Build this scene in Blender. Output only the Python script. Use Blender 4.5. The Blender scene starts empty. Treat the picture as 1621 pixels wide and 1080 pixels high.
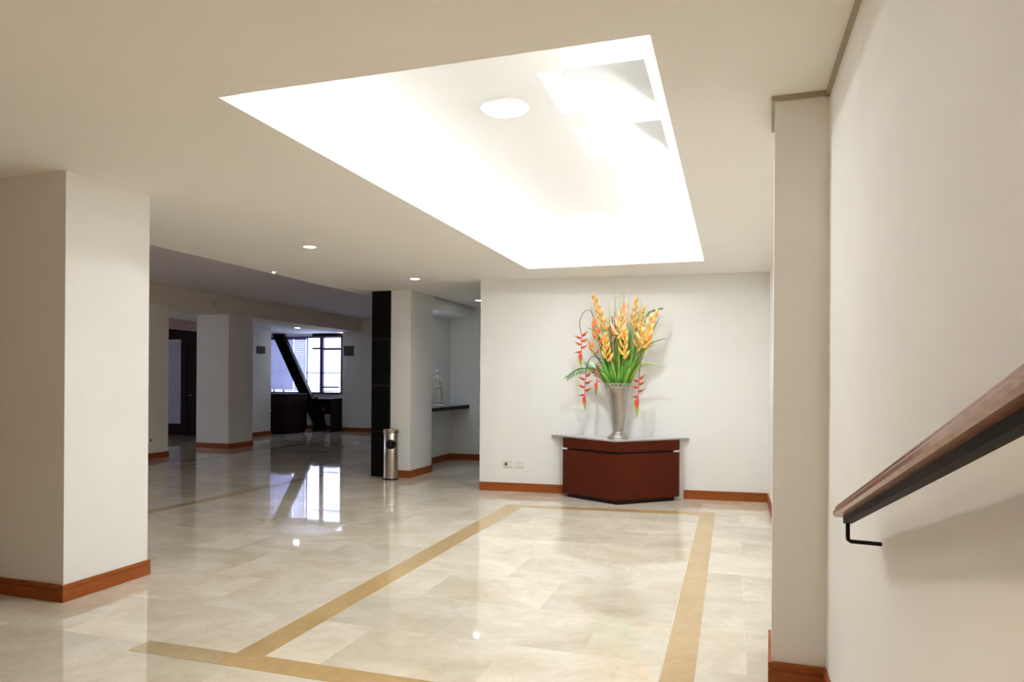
import bpy, bmesh, math, random
from mathutils import Vector, Matrix
random.seed(7)
R = math.radians
scene = bpy.context.scene
COL = scene.collection

# ------------------------------------------------------------------ camera model
FPX, CX, CY, HCAM = 1092.6, 810.5, 603.68, 1.40
YAW, ROLL = R(17.774), R(0.3796)
CAMR = (Matrix.Rotation(YAW, 3, 'Z') @ Matrix.Rotation(R(90), 3, 'X') @ Matrix.Rotation(ROLL, 3, 'Z'))
CAMP = Vector((0, 0, HCAM))
def at(px, py, x=None, y=None, z=None):
    """world point seen at a photo pixel on the given plane"""
    d = CAMR @ Vector((px - CX, -(py - CY), -FPX))
    if x is not None: t = (x - CAMP.x) / d.x
    elif y is not None: t = (y - CAMP.y) / d.y
    else: t = (z - CAMP.z) / d.z
    return CAMP + d * t

# ------------------------------------------------------------------ mesh helpers
class MB:
    def __init__(s): s.bm = bmesh.new(); s.lay = None
    def box(s, x0, x1, y0, y1, z0, z1, bev=0, M=None):
        vs = [s.bm.verts.new(((x0, x1)[i], (y0, y1)[j], (z0, z1)[k])) for i in (0, 1) for j in (0, 1) for k in (0, 1)]
        q = [(0,1,3,2),(4,6,7,5),(0,4,5,1),(2,3,7,6),(0,2,6,4),(1,5,7,3)]
        fs = [s.bm.faces.new([vs[i] for i in f]) for f in q]
        if M: bmesh.ops.transform(s.bm, matrix=M, verts=vs)
        if bev:
            es = list({e for f in fs for e in f.edges})
            bmesh.ops.bevel(s.bm, geom=es, offset=bev, segments=2, affect='EDGES', profile=.5)
        return s
    def prism(s, pts, z0, z1, bev=0):
        a = [s.bm.verts.new((p[0], p[1], z0)) for p in pts]; b = [s.bm.verts.new((p[0], p[1], z1)) for p in pts]
        n = len(pts); fs = [s.bm.faces.new(a[::-1]), s.bm.faces.new(b)]
        for i in range(n): fs.append(s.bm.faces.new((a[i], a[(i+1) % n], b[(i+1) % n], b[i])))
        if bev:
            es = list({e for f in fs for e in f.edges})
            bmesh.ops.bevel(s.bm, geom=es, offset=bev, segments=2, affect='EDGES', profile=.5)
        return s
    def loft(s, rings, cap=True, closed=True, cols=None):
        if cols and not s.lay: s.lay = s.bm.verts.layers.float_color.new('tint')
        R_ = []
        for k, r in enumerate(rings):
            vs = [s.bm.verts.new(p) for p in r]
            if cols:
                for v in vs: v[s.lay] = (*cols[k], 1)
            R_.append(vs)
        n = len(rings[0])
        for a, b in zip(R_, R_[1:]):
            for i in range(n if closed else n - 1):
                s.bm.faces.new((a[i], a[(i+1) % n], b[(i+1) % n], b[i]))
        if cap and closed:
            s.bm.faces.new(R_[0][::-1]); s.bm.faces.new(R_[-1])
        return s
    def lathe(s, prof, c=(0, 0, 0), n=32, cap=True, ry=1.0):
        return s.loft([[(c[0] + r*math.cos(2*math.pi*i/n), c[1] + ry*r*math.sin(2*math.pi*i/n), c[2] + z) for i in range(n)] for r, z in prof], cap)
    def tube(s, pts, rad, n=8, cols=None):
        pts = [Vector(p) for p in pts]; rings = []
        up = None
        for i, p in enumerate(pts):
            t = (pts[min(i+1, len(pts)-1)] - pts[max(i-1, 0)]).normalized()
            if up is None: up = Vector((0, 0, 1)) if abs(t.z) < .9 else Vector((0, 1, 0))
            a = t.cross(up).normalized(); b = a.cross(t).normalized(); up = b
            r = rad[i] if isinstance(rad, (list, tuple)) else rad
            rings.append([p + r*(math.cos(2*math.pi*k/n)*a + math.sin(2*math.pi*k/n)*b) for k in range(n)])
        return s.loft(rings, cols=cols)
    def build(s, name, mat, parent=None, smooth=False, sub=0):
        bmesh.ops.recalc_face_normals(s.bm, faces=s.bm.faces)
        me = bpy.data.meshes.new(name); s.bm.to_mesh(me); s.bm.free()
        if smooth:
            for p in me.polygons: p.use_smooth = True
        o = bpy.data.objects.new(name, me); COL.objects.link(o)
        for m in (mat if isinstance(mat, (list, tuple)) else [mat]): me.materials.append(m)
        if parent: o.parent = parent
        if smooth == 'auto':
            me.set_sharp_from_angle(angle=R(35))
        if sub:
            md = o.modifiers.new('sub', 'SUBSURF'); md.levels = md.render_levels = sub
        return o
def smooth_pts(P, n=6):
    P = [Vector(p) for p in P]; out = []
    for i in range(len(P) - 1):
        p0, p1, p2, p3 = P[max(i-1, 0)], P[i], P[i+1], P[min(i+2, len(P)-1)]
        for k in range(n):
            t = k / n
            out.append(.5*((2*p1) + (p2-p0)*t + (2*p0-5*p1+4*p2-p3)*t*t + (3*p1-p0-3*p2+p3)*t**3))
    out.append(P[-1]); return out
def struct(o): o['kind'] = 'structure'; return o
def tag(o, label, cat, group=None):
    o['label'] = label; o['category'] = cat
    if group: o['group'] = group
    return o
def thing(name, label, cat, loc=(0, 0, 0), rz=0, group=None):
    o = bpy.data.objects.new(name, None); COL.objects.link(o)
    o.empty_display_size = .05
    o.location = loc; o.rotation_euler = (0, 0, rz)
    return tag(o, label, cat, group)
def copy_tree(o, parent=None):
    c = o.copy(); COL.objects.link(c)
    if parent: c.parent = parent
    for ch in [x for x in COL.objects if x.parent == o]: copy_tree(ch, c)
    return c

# ------------------------------------------------------------------ materials
def new_mat(name):
    m = bpy.data.materials.new(name); m.use_nodes = True
    nt = m.node_tree; b = nt.nodes['Principled BSDF']
    return m, nt, b
def mat(name, c, rough=.6, metal=0, noise=0, nscale=8, bump=0, bscale=60, spec=.5, stretch=None, coat=0, emit=None, es=0):
    m, nt, b = new_mat(name); N = nt.nodes; L = nt.links
    b.inputs['Base Color'].default_value = (*c, 1); b.inputs['Roughness'].default_value = rough
    b.inputs['Metallic'].default_value = metal; b.inputs['Specular IOR Level'].default_value = spec
    b.inputs['Coat Weight'].default_value = coat; b.inputs['Coat Roughness'].default_value = .08
    tc = N.new('ShaderNodeTexCoord'); mp = N.new('ShaderNodeMapping'); L.new(tc.outputs['Object'], mp.inputs[0])
    if stretch: mp.inputs['Scale'].default_value = stretch
    if noise:
        n = N.new('ShaderNodeTexNoise'); n.inputs['Scale'].default_value = nscale; n.inputs['Detail'].default_value = 6
        L.new(mp.outputs[0], n.inputs['Vector'])
        r = N.new('ShaderNodeMapRange'); r.inputs[1].default_value = .3; r.inputs[2].default_value = .7
        r.inputs[3].default_value = 1 - noise; r.inputs[4].default_value = 1 + noise
        L.new(n.outputs['Fac'], r.inputs[0])
        mx = N.new('ShaderNodeVectorMath'); mx.operation = 'SCALE'; mx.inputs[0].default_value = c
        L.new(r.outputs[0], mx.inputs['Scale']); L.new(mx.outputs[0], b.inputs['Base Color'])
    if bump:
        n2 = N.new('ShaderNodeTexNoise'); n2.inputs['Scale'].default_value = bscale
        L.new(mp.outputs[0], n2.inputs['Vector'])
        bp = N.new('ShaderNodeBump'); bp.inputs['Strength'].default_value = bump; bp.inputs['Distance'].default_value = .01
        L.new(n2.outputs['Fac'], bp.inputs['Height']); L.new(bp.outputs[0], b.inputs['Normal'])
    if emit:
        b.inputs['Emission Color'].default_value = (*emit, 1); b.inputs['Emission Strength'].default_value = es
    return m
def lamp_mat(name, c, s):
    m = bpy.data.materials.new(name); m.use_nodes = True; nt = m.node_tree; nt.nodes.clear()
    e = nt.nodes.new('ShaderNodeEmission'); o = nt.nodes.new('ShaderNodeOutputMaterial')
    e.inputs[0].default_value = (*c, 1); e.inputs[1].default_value = s; nt.links.new(e.outputs[0], o.inputs[0])
    return m
def tint_mat(name, rough=.45, trans=.0):
    m, nt, b = new_mat(name); a = nt.nodes.new('ShaderNodeAttribute'); a.attribute_name = 'tint'
    nt.links.new(a.outputs['Color'], b.inputs['Base Color']); b.inputs['Roughness'].default_value = rough
    n = nt.nodes.new('ShaderNodeTexNoise'); n.inputs['Scale'].default_value = 90
    bp = nt.nodes.new('ShaderNodeBump'); bp.inputs['Strength'].default_value = .15; bp.inputs['Distance'].default_value = .003
    nt.links.new(n.outputs['Fac'], bp.inputs['Height']); nt.links.new(bp.outputs[0], b.inputs['Normal'])
    return m

M_WALL = mat('wall_paint', (.86, .86, .845), .75, noise=.012, nscale=3, bump=.02, bscale=90, spec=.3)
M_WALLR = mat('cream_paint', (.87, .85, .81), .75, noise=.012, nscale=3, bump=.02, bscale=90, spec=.3)
M_CEIL = mat('ceiling_paint', (.87, .845, .80), .85, noise=.01, nscale=2, spec=.2)
M_COVE = mat('recess_paint', (.88, .88, .87), .85, noise=.005, nscale=2, spec=.2)
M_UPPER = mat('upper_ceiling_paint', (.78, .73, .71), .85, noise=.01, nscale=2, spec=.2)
M_HALLC = mat('column_paint', (.84, .81, .75), .8, noise=.015, nscale=3, spec=.2)
M_HALLB = mat('beam_paint', (.80, .73, .62), .8, noise=.015, nscale=3, spec=.2)
M_BOUNCE = mat('bounce_ochre', (.36, .18, .06), .8, noise=.02)  # unseen walls coloured ochre so the light they bounce is warm
M_BASE = mat('baseboard_wood', (.30, .078, .014), .45, noise=.22, nscale=5, stretch=(3, 3, 20), spec=.25)
M_CHERRY = mat('cherry_veneer', (.075, .012, .003), .5, noise=.16, nscale=14, stretch=(6, 6, 1.2), spec=.12)
M_CHERRYD = mat('cherry_dark', (.018, .004, .002), .5, noise=.15, nscale=12, stretch=(6, 6, 1.2), spec=.2)
M_DARKWOOD = mat('dark_wood', (.022, .005, .005), .5, noise=.2, nscale=9, stretch=(5, 5, 1), spec=.25)
M_BLACK = mat('black_stone', (.004, .0035, .0035), .35, noise=.3, nscale=6, spec=.2)
M_BLACKM = mat('black_metal', (.004, .004, .004), .5, spec=.25, noise=.2, nscale=20)
M_STEEL = mat('brushed_steel', (.55, .50, .42), .3, metal=1, noise=.06, nscale=30, stretch=(1, 1, 30))
M_SILVER = mat('hammered_silver', (.46, .43, .39), .2, metal=1, noise=.06, nscale=20, bump=.4, bscale=110)
M_SILVERD = mat('pierced_silver', (.55, .52, .47), .3, metal=1, noise=.15, nscale=60, bump=.6, bscale=120)
M_ALU = mat('alu_clip', (.75, .72, .68), .4, metal=.3, noise=.03)
M_PLAST = mat('white_plastic', (.74, .72, .64), .4, noise=.01)
M_PLASTD = mat('socket_dark', (.08, .08, .08), .5, noise=.05)
M_GRYST = mat('grey_stone_top', (.40, .40, .41), .12, noise=.15, nscale=30, coat=.5)
M_RAIL = mat('rail_wood', (.27, .115, .06), .30, noise=.3, nscale=22, stretch=(5, 1, 5), coat=.5)
M_RAILM = mat('rail_iron', (.007, .006, .006), .6, noise=.4, nscale=30, spec=.2)
M_STATUE = mat('ivory_plaster', (.52, .49, .38), .65, noise=.12, nscale=22, bump=.2, bscale=50)
M_PLAQ = mat('bronze_plaque', (.10, .075, .05), .4, metal=.5, noise=.2, nscale=25)
M_PLAQF = mat('plaque_frame', (.02, .02, .018), .4, noise=.2)
M_MULL = mat('window_frame_paint', (.10, .07, .16), .45, noise=.05)
M_BLIND = mat('blind_slat', (.50, .52, .78), .6, noise=.04)
M_DRAPE = mat('vertical_blind', (.70, .72, .90), .7, noise=.05)
M_LAMPRING = mat('lamp_ring', (.88, .88, .86), .35, noise=.01)
L_TUBE = lamp_mat('fluorescent_tube', (.90, .955, 1), 33)
L_BIG = lamp_mat('round_lamp_glow', (.90, .955, 1), 140)
L_SMALL = lamp_mat('downlight_glow', (1, .97, .90), 22)
L_BLUE = lamp_mat('cool_downlight_glow', (.85, .92, 1), 22)

def two_sided_glass():
    m = bpy.data.materials.new('window_glass'); m.use_nodes = True; nt = m.node_tree; nt.nodes.clear()
    t = nt.nodes.new('ShaderNodeBsdfTransparent'); g = nt.nodes.new('ShaderNodeBsdfGlossy'); x = nt.nodes.new('ShaderNodeMixShader')
    o = nt.nodes.new('ShaderNodeOutputMaterial'); t.inputs[0].default_value = (.95, .96, 1, 1); g.inputs['Roughness'].default_value = .02
    x.inputs[0].default_value = .06; nt.links.new(t.outputs[0], x.inputs[1]); nt.links.new(g.outputs[0], x.inputs[2]); nt.links.new(x.outputs[0], o.inputs[0])
    return m
M_GLASS = two_sided_glass()
def blind_mat():
    m, nt, b = new_mat('translucent_slat')
    b.inputs['Base Color'].default_value = (.74, .74, .82, 1); b.inputs['Roughness'].default_value = .6
    t = nt.nodes.new('ShaderNodeBsdfTranslucent'); t.inputs[0].default_value = (.74, .74, .84, 1)
    n = nt.nodes.new('ShaderNodeTexNoise'); n.inputs['Scale'].default_value = 3
    r = nt.nodes.new('ShaderNodeMapRange'); r.inputs[3].default_value = .3; r.inputs[4].default_value = .5; nt.links.new(n.outputs['Fac'], r.inputs[0])
    x = nt.nodes.new('ShaderNodeMixShader'); nt.links.new(r.outputs[0], x.inputs[0]); nt.links.new(b.outputs[0], x.inputs[1]); nt.links.new(t.outputs[0], x.inputs[2])
    nt.links.new(x.outputs[0], nt.nodes['Material Output'].inputs[0])
    return m
M_SLAT = blind_mat()

def marble(name, c1, c2, tile=None, rough=.07):
    m, nt, b = new_mat(name); N = nt.nodes; L = nt.links
    tc = N.new('ShaderNodeTexCoord')
    def noise(scale, det=8, dist=.6, vec=None):
        n = N.new('ShaderNodeTexNoise'); n.inputs['Scale'].default_value = scale; n.inputs['Detail'].default_value = det
        n.inputs['Distortion'].default_value = dist; L.new(vec or tc.outputs['Object'], n.inputs['Vector']); return n
    if tile:
        br = N.new('ShaderNodeTexBrick'); br.offset = .5; br.inputs['Scale'].default_value = 1
        br.inputs['Brick Width'].default_value = tile[0]; br.inputs['Row Height'].default_value = tile[1]
        br.inputs['Mortar Size'].default_value = .0016; br.inputs['Mortar Smooth'].default_value = .4
        br.inputs['Color1'].default_value = (0, 0, 0, 1); br.inputs['Color2'].default_value = (1, 1, 1, 1); br.inputs['Mortar'].default_value = (.5, .5, .5, 1)
        mpb = N.new('ShaderNodeMapping'); mpb.inputs['Location'].default_value = (.33, .11, 0)
        L.new(tc.outputs['Object'], mpb.inputs[0]); L.new(mpb.outputs[0], br.inputs['Vector'])
        # shift the veining from tile to tile
        sc = N.new('ShaderNodeVectorMath'); sc.operation = 'SCALE'; sc.inputs['Scale'].default_value = 7; L.new(br.outputs['Color'], sc.inputs[0])
        ad = N.new('ShaderNodeVectorMath'); L.new(tc.outputs['Object'], ad.inputs[0]); L.new(sc.outputs[0], ad.inputs[1])
        vec = ad.outputs[0]
    else: vec = tc.outputs['Object']
    mpv = N.new('ShaderNodeMapping'); mpv.inputs['Scale'].default_value = (1, 1.3, 1); L.new(vec, mpv.inputs[0])
    cloud = noise(1.6, 9, 1.2, mpv.outputs[0]); fine = noise(14, 8, .4, vec)
    vein = noise(2.6, 10, 2.2, mpv.outputs[0])
    vr = N.new('ShaderNodeMath'); vr.operation = 'SUBTRACT'; L.new(vein.outputs['Fac'], vr.inputs[0]); vr.inputs[1].default_value = .5
    va = N.new('ShaderNodeMath'); va.operation = 'ABSOLUTE'; L.new(vr.outputs[0], va.inputs[0])
    vm = N.new('ShaderNodeMapRange'); vm.inputs[1].default_value = 0; vm.inputs[2].default_value = .03; vm.inputs[3].default_value = .22; vm.inputs[4].default_value = 0
    L.new(va.outputs[0], vm.inputs[0])
    cm = N.new('ShaderNodeMapRange'); cm.inputs[1].default_value = .32; cm.inputs[2].default_value = .68; L.new(cloud.outputs['Fac'], cm.inputs[0])
    mix = N.new('ShaderNodeMix'); mix.data_type = 'RGBA'; mix.inputs['A'].default_value = (*c1, 1); mix.inputs['B'].default_value = (*c2, 1)
    L.new(cm.outputs[0], mix.inputs['Factor'])
    m2 = N.new('ShaderNodeMix'); m2.data_type = 'RGBA'; m2.inputs['B'].default_value = (c2[0]*.86, c2[1]*.78, c2[2]*.66, 1)
    L.new(vm.outputs[0], m2.inputs['Factor']); L.new(mix.outputs['Result'], m2.inputs['A'])
    fm = N.new('ShaderNodeMapRange'); fm.inputs[1].default_value = .3; fm.inputs[2].default_value = .7; fm.inputs[3].default_value = .95; fm.inputs[4].default_value = 1.04
    L.new(fine.outputs['Fac'], fm.inputs[0])
    out = N.new('ShaderNodeVectorMath'); out.operation = 'SCALE'; L.new(m2.outputs['Result'], out.inputs[0]); L.new(fm.outputs[0], out.inputs['Scale'])
    res = out.outputs[0]
    if tile:
        sep = N.new('ShaderNodeSeparateColor'); L.new(br.outputs['Color'], sep.inputs[0])
        tm = N.new('ShaderNodeMapRange'); tm.inputs[3].default_value = .86; tm.inputs[4].default_value = 1.05; L.new(sep.outputs[0], tm.inputs[0])
        o2 = N.new('ShaderNodeVectorMath'); o2.operation = 'SCALE'; L.new(res, o2.inputs[0]); L.new(tm.outputs[0], o2.inputs['Scale'])
        m3 = N.new('ShaderNodeMix'); m3.data_type = 'RGBA'; m3.inputs['B'].default_value = (c1[0]*1.02, c1[1]*.98, c1[2]*.9, 1)
        mf = N.new('ShaderNodeMath'); mf.operation = 'MULTIPLY'; mf.inputs[1].default_value = .7; L.new(br.outputs['Fac'], mf.inputs[0])
        L.new(mf.outputs[0], m3.inputs['Factor']); L.new(o2.outputs[0], m3.inputs['A']); res = m3.outputs['Result']
        # every slab lies a hair out of level, so mirror images break at the joints
        nz = N.new('ShaderNodeTexNoise'); nz.inputs['Scale'].default_value = 1.3; nz.inputs['Detail'].default_value = 2; L.new(vec, nz.inputs['Vector'])
        bp = N.new('ShaderNodeBump'); bp.inputs['Strength'].default_value = .06; bp.inputs['Distance'].default_value = .02
        L.new(nz.outputs['Fac'], bp.inputs['Height']); L.new(bp.outputs[0], b.inputs['Normal'])
    L.new(res, b.inputs['Base Color']); b.inputs['Roughness'].default_value = rough
    b.inputs['Specular IOR Level'].default_value = .5; b.inputs['IOR'].default_value = 1.72
    return m
M_FLOOR = marble('cream_marble', (.80, .745, .635), (.64, .565, .435), (.80, .60), .035)
M_BAND = marble('tan_marble', (.56, .39, .19), (.48, .33, .15), None, .035)
M_BAND2 = marble('pale_tan_marble', (.52, .42, .25), (.46, .36, .21), None, .035)

# ------------------------------------------------------------------ setting
ZC, ZU, ZF = 2.70, 3.07, 2.71       # ceiling levels: lobby, raised hall strip, far rooms
struct(MB().box(-16, .6, -3, 17.4, -.1, 0).build('floor', M_FLOOR))
def flat(pts, name, m, z=.0015): return struct(MB().prism(pts, -.001, z).build(name, m))
# inlaid bands of darker marble
o = [(-2.41, 2.79), (-.165, 2.79), at(1132, 812, z=0)[:2], at(803, 799, z=0)[:2]]
i_ = [(-2.25, 2.945), (-.32, 2.945), at(1107.5, 816, z=0)[:2], at(826, 803.5, z=0)[:2]]
for k, nm in enumerate(('trim_1', 'trim_2', 'trim_3', 'trim_4')):
    j = (k + 1) % 4
    flat([o[k], o[j], i_[j], i_[k]], nm, M_BAND)
flat([(-2.96, 2.785), (-2.413, 2.79), (-2.413, 2.93), (-2.96, 2.925)], 'trim_5', M_BAND2)
flat([(-5.96, 2.925), (-5.80, 2.925), (-5.62, 12.0), (-5.78, 12.0)], 'trim_6', M_BAND2)
flat([(-8.95, 2.925), (-8.80, 2.925), (-8.78, 16.4), (-8.93, 16.4)], 'trim_7', M_BAND2)

# lobby ceiling, one slab with the rectangular opening
OX0, OX1, OY0, OY1 = -2.27, -.305, 2.615, 7.655
c = MB()
for r_ in ((-5.38, OX0, -3, 11.5), (OX1, .6, -3, 11.5), (OX0, OX1, -3, OY0), (OX0, OX1, OY1, 11.5)):
    c.box(*r_[:2], *r_[2:], ZC, ZC + .04)
for r_ in ((OX0 - .012, OX0, OY0, OY1), (OX1, OX1 + .012, OY0, OY1), (OX0, OX1, OY0 - .012, OY0), (OX0, OX1, OY1, OY1 + .012)):
    c.box(*r_, ZC + .04, ZC + .075)
struct(c.build('ceiling', M_CEIL))
# light well above the opening, with two square coffers
ZR = 3.0
BX0, BX1, BY0, BY1 = -2.62, .02, 2.30, 7.98
c = MB()
q1 = (-.985, -.43, 3.45, 4.03); q2 = (-.985, -.43, 4.28, 4.86)
c.box(BX0, BX0 + .02, BY0, BY1, ZC + .04, ZR).box(BX1 - .02, BX1, BY0, BY1, ZC + .04, ZR)
c.box(BX0, BX1, BY0, BY0 + .02, ZC + .04, ZR).box(BX0, BX1, BY1 - .02, BY1, ZC + .04, ZR)
c.box(BX0, q1[0], BY0, BY1, ZR, ZR + .02).box(q1[1], BX1, BY0, BY1, ZR, ZR + .02)
c.box(q1[0], q1[1], BY0, q1[2], ZR, ZR + .02).box(q1[0], q1[1], q1[3], q2[2], ZR, ZR + .02).box(q1[0], q1[1], q2[3], BY1, ZR, ZR + .02)
for (a, b, d, e) in (q1, q2):
    h0, h1 = ZR + .02, ZR + .47
    c.box(a - .02, a, d - .02, e + .02, h0, h1).box(b, b + .02, d - .02, e + .02, h0, h1)
    c.box(a, b, d - .02, d, h0, h1).box(a, b, e, e + .02, h0, h1).box(a, b, d, e, h1, h1 + .02)
struct(c.build('ceiling_recess', M_COVE))
# hidden tubes on the ledge
def tube_light(p0, p1, lab):
    t = thing('fluorescent_tube', lab, 'lamp', p0, group='tubes hidden on the ledge of the ceiling recess')
    d = Vector(p1) - Vector(p0)
    MB().tube([(0, 0, .021), tuple(d + Vector((0, 0, .021)))], .014, 10).build('glass_tube', L_TUBE, t, True)
    e = d.normalized()
    for s_ in (0, 1):
        b = d * s_; MB().box(b.x - .016, b.x + .016, b.y - .016, b.y + .016, .0, .04).build('socket', M_PLAST, t)
zt = ZC + .04
for k in range(4):
    y0 = 2.62 + k * 1.28
    tube_light((-2.45, y0, zt), (-2.45, y0 + 1.2, zt), 'fluorescent tube on the long left ledge of the ceiling recess')
    tube_light((-.13, y0, zt), (-.13, y0 + 1.2, zt), 'fluorescent tube on the long right ledge of the ceiling recess')
tube_light((-2.40, 7.80, zt), (-1.32, 7.80, zt), 'fluorescent tube on the far ledge of the ceiling recess')
tube_light((-1.26, 7.80, zt), (-.18, 7.80, zt), 'fluorescent tube on the far ledge of the ceiling recess')

# raised hall ceiling, its beam, and the far rooms
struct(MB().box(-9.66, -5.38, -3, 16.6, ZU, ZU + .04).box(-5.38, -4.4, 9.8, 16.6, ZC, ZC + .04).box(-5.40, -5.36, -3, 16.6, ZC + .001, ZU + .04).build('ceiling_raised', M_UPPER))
struct(MB().box(-10.45, -9.66, -3, 16.6, ZF, ZU + .04).build('wall_beam', M_HALLB))
struct(MB().box(-16, -10.45, -3, 17.3, ZF, ZF + .04).build('ceiling_far', M_WALL))
struct(MB().box(-10.45, -9.66, 9.16, 9.92, 0, ZF).build('wall_column_near', M_HALLC))
struct(MB().box(-10.45, -9.66, 11.47, 12.20, 0, ZF).build('wall_column_far', M_HALLC))
struct(MB().box(-16, .6, -3.2, -3, 0, 3.2).build('wall_back', M_BOUNCE))
struct(MB().box(-16.2, -16, -3.2, 3, 0, 3.2).box(-16.2, -16, 3, 4.4, 0, 3.2).box(-16.2, -16, 8, 17.4, 0, 3.2).box(-16.2, -16, 4.4, 8, 0, .9).box(-16.2, -16, 4.4, 8, 2.4, 3.2).build('wall_left', M_BOUNCE))
struct(MB().box(-16.12, -16.08, 4.4, 4.46, .9, 2.4).box(-16.12, -16.08, 6.17, 6.23, .9, 2.4).box(-16.12, -16.08, 7.94, 8, .9, 2.4).box(-16.12, -16.08, 4.4, 8, .9, .96).box(-16.12, -16.08, 4.4, 8, 2.34, 2.4).build('added_window', M_MULL))  # unseen window, added to send bluish daylight onto the far columns
# near left pillar
struct(MB().box(-4.9, -3.98, 3.255, 3.905, 0, ZC).build('wall_left_pillar', M_WALL))
# right wall, with the pilaster
struct(MB().box(.40, .6, -3, 11.6, 0, ZC).build('wall_right', M_WALLR))
PIL = [(.173, 3.35), (.40, 3.35), (.40, 3.76), (.192, 3.76)]
struct(MB().prism(PIL, 0, ZC).build('wall_right_pilaster', M_WALLR))
# wall behind the flowers, slightly skewed
FW0, FW1 = Vector((-3.10, 8.33)), Vector((.42, 8.62))
struct(MB().prism([FW0, FW1, (.42, 8.80), (-3.10, 8.50)], 0, ZC).build('wall_front', M_WALL))
def fwy(x): return FW0.y + (x - FW0.x) * (FW1.y - FW0.y) / (FW1.x - FW0.x)
# column beside the black pier, beam and niche
struct(MB().box(-4.725, -4.41, 8.985, 9.73, 0, ZC).build('wall_column_niche', M_WALL))
struct(MB().box(-4.81, -4.42, 9.73, 11.4, 2.50, ZC).build('wall_beam_niche', M_WALL))
struct(MB().box(-5.02, -4.81, 9.73, 16.6, 0, ZC).build('wall_niche_left', M_WALL))
struct(MB().box(-4.81, .6, 11.4, 11.6, 0, ZC).build('wall_niche_back', M_WALL))
# far walls
struct(MB().box(-10.2, -4.8, 16.6, 17.2, 0, ZU + .04).build('wall_far', M_WALL))
struct(MB().box(-11.62, -11.15, 13.0, 14.78, 0, ZF).build('wall_far_left', M_WALL))
struct(MB().box(-11.72, -11.62, 9, 13.9, 2.49, ZF).build('wall_lintel', mat('pink_paint', (.62, .47, .45), .8, noise=.01)))
# far window wall
WY = 16.95
wl, wr = at(424, 600, y=WY).x, -10.2
zs, zt2 = 1.02, 2.62
struct(MB().box(wl - 3, wr, WY, WY + .2, 0, zs).box(wl - 3, wl - .02, WY, WY + .2, zs, ZF).box(wl, wr, WY, WY + .2, zt2 + .02, ZF).build('wall_window', M_WALL))

# dark wood room front with a blind
DY = 13.9
d0 = struct(MB().box(-16, -11.62, DY, DY + .1, 0, 2.71).build('wall_wood', M_DARKWOOD))
a, b = at(268, 538, y=DY), at(287, 671, y=DY)
dr = thing('vertical_blind', 'pale bluish vertical blind in the dark wood wall beyond the columns', 'blind', ((a.x + b.x) / 2, DY - .03, b.z))
wdt = b.x - a.x; hh = a.z - b.z
n = 7
MB().box(-wdt/2, wdt/2, -.03, .03, hh - .07, hh, .004).build('head_rail', M_PLAST, dr)
for k in range(n):
    x0 = -wdt/2 + (k + .5) * wdt / n
    MB().box(-wdt/n*.44, wdt/n*.44, -.002, .002, 0, hh - .07, M=Matrix.Translation((x0, 0, 0)) @ Matrix.Rotation(R(25), 4, 'Z')).build('blind_strip', M_DRAPE, dr)
dd = thing('wooden_door', 'dark wooden door leaf standing beside the pale vertical blind', 'door', (at(320, 690, y=DY).x, DY - .02, 0))
MB().box(-.42, .42, -.04, .018, 0, 2.25, .006).build('door_leaf', M_CHERRYD, dd)
dfm = MB().box(-.50, -.42, -.06, .018, 0, 2.33, .004).box(.42, .50, -.06, .018, 0, 2.33, .004).box(-.50, .50, -.06, .018, 2.25, 2.33, .004)
dfm.build('door_frame', M_DARKWOOD, dd)
MB().tube([(-.34, -.045, 1.0), (-.34, -.085, 1.0), (-.24, -.085, 1.0)], .009).build('handle', M_STEEL, dd, True)

# ---- baseboards
def skirting(name, path, h=.107, th=.014, m=None, side=1, inset=.0):
    """path: list of (x, y); board stands on the left of travel (side=1) or right (-1)"""
    b = MB()
    P = [Vector(p) for p in path]; n = len(P)
    def off(dist):
        out = []
        for i, p in enumerate(P):
            ns = []
            if i > 0: t = (P[i] - P[i-1]).normalized(); ns.append(Vector((-t.y, t.x)) * side)
            if i < n - 1: t = (P[i+1] - P[i]).normalized(); ns.append(Vector((-t.y, t.x)) * side)
            if len(ns) == 2: m_ = (ns[0] + ns[1]); out.append(p + m_ * (dist / max(.2, m_.dot(ns[0]))))
            else: out.append(p + ns[0] * dist)
        return out
    A, B, Cc = off(0.0), off(th), off(th * .68)
    prof = [(B, 0), (B, h*.70), (Cc, h*.72), (Cc, h*.745), (B, h*.765), (B, h*.97), (Cc, h), (A, h), (A, 0)]
    b.loft([[(*q[i], z) for q, z in prof] for i in range(n)])
    return struct(b.build(name, m or M_BASE))
skirting('baseboard_left_pillar', [(-4.9, 3.255), (-3.98, 3.255), (-3.98, 3.905), (-4.9, 3.905)], side=-1)
skirting('baseboard_right', [(.40, -3), (.40, 3.35), (.173, 3.35), (.192, 3.76), (.40, 3.76)], h=.137, side=1)
skirting('baseboard_right_far', [(.40, 3.76), (.40, 8.61)], side=1)
TBX0, TBX1 = -1.98, -.56
skirting('baseboard_front', [(FW0.x, FW0.y), (TBX0, fwy(TBX0))], side=-1)
skirting('baseboard_front_right', [(TBX1, fwy(TBX1)), (.40, fwy(.40))], side=-1)
skirting('baseboard_niche_column', [(-4.725, 8.985), (-4.41, 8.985), (-4.41, 9.73)], side=-1)
skirting('baseboard_niche', [(-4.81, 9.75), (-4.81, 11.4), (-3.0, 11.4), (.4, 11.4)], side=-1)
skirting('baseboard_column_near', [(-10.45, 9.16), (-9.66, 9.16), (-9.66, 9.92), (-10.45, 9.92)], side=-1)
skirting('baseboard_column_far', [(-10.45, 11.47), (-9.66, 11.47), (-9.66, 12.20), (-10.45, 12.20)], side=-1)
skirting('baseboard_far', [(-10.2, 16.94), (-10.2, 16.6), (-5.03, 16.6)], side=-1)
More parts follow.
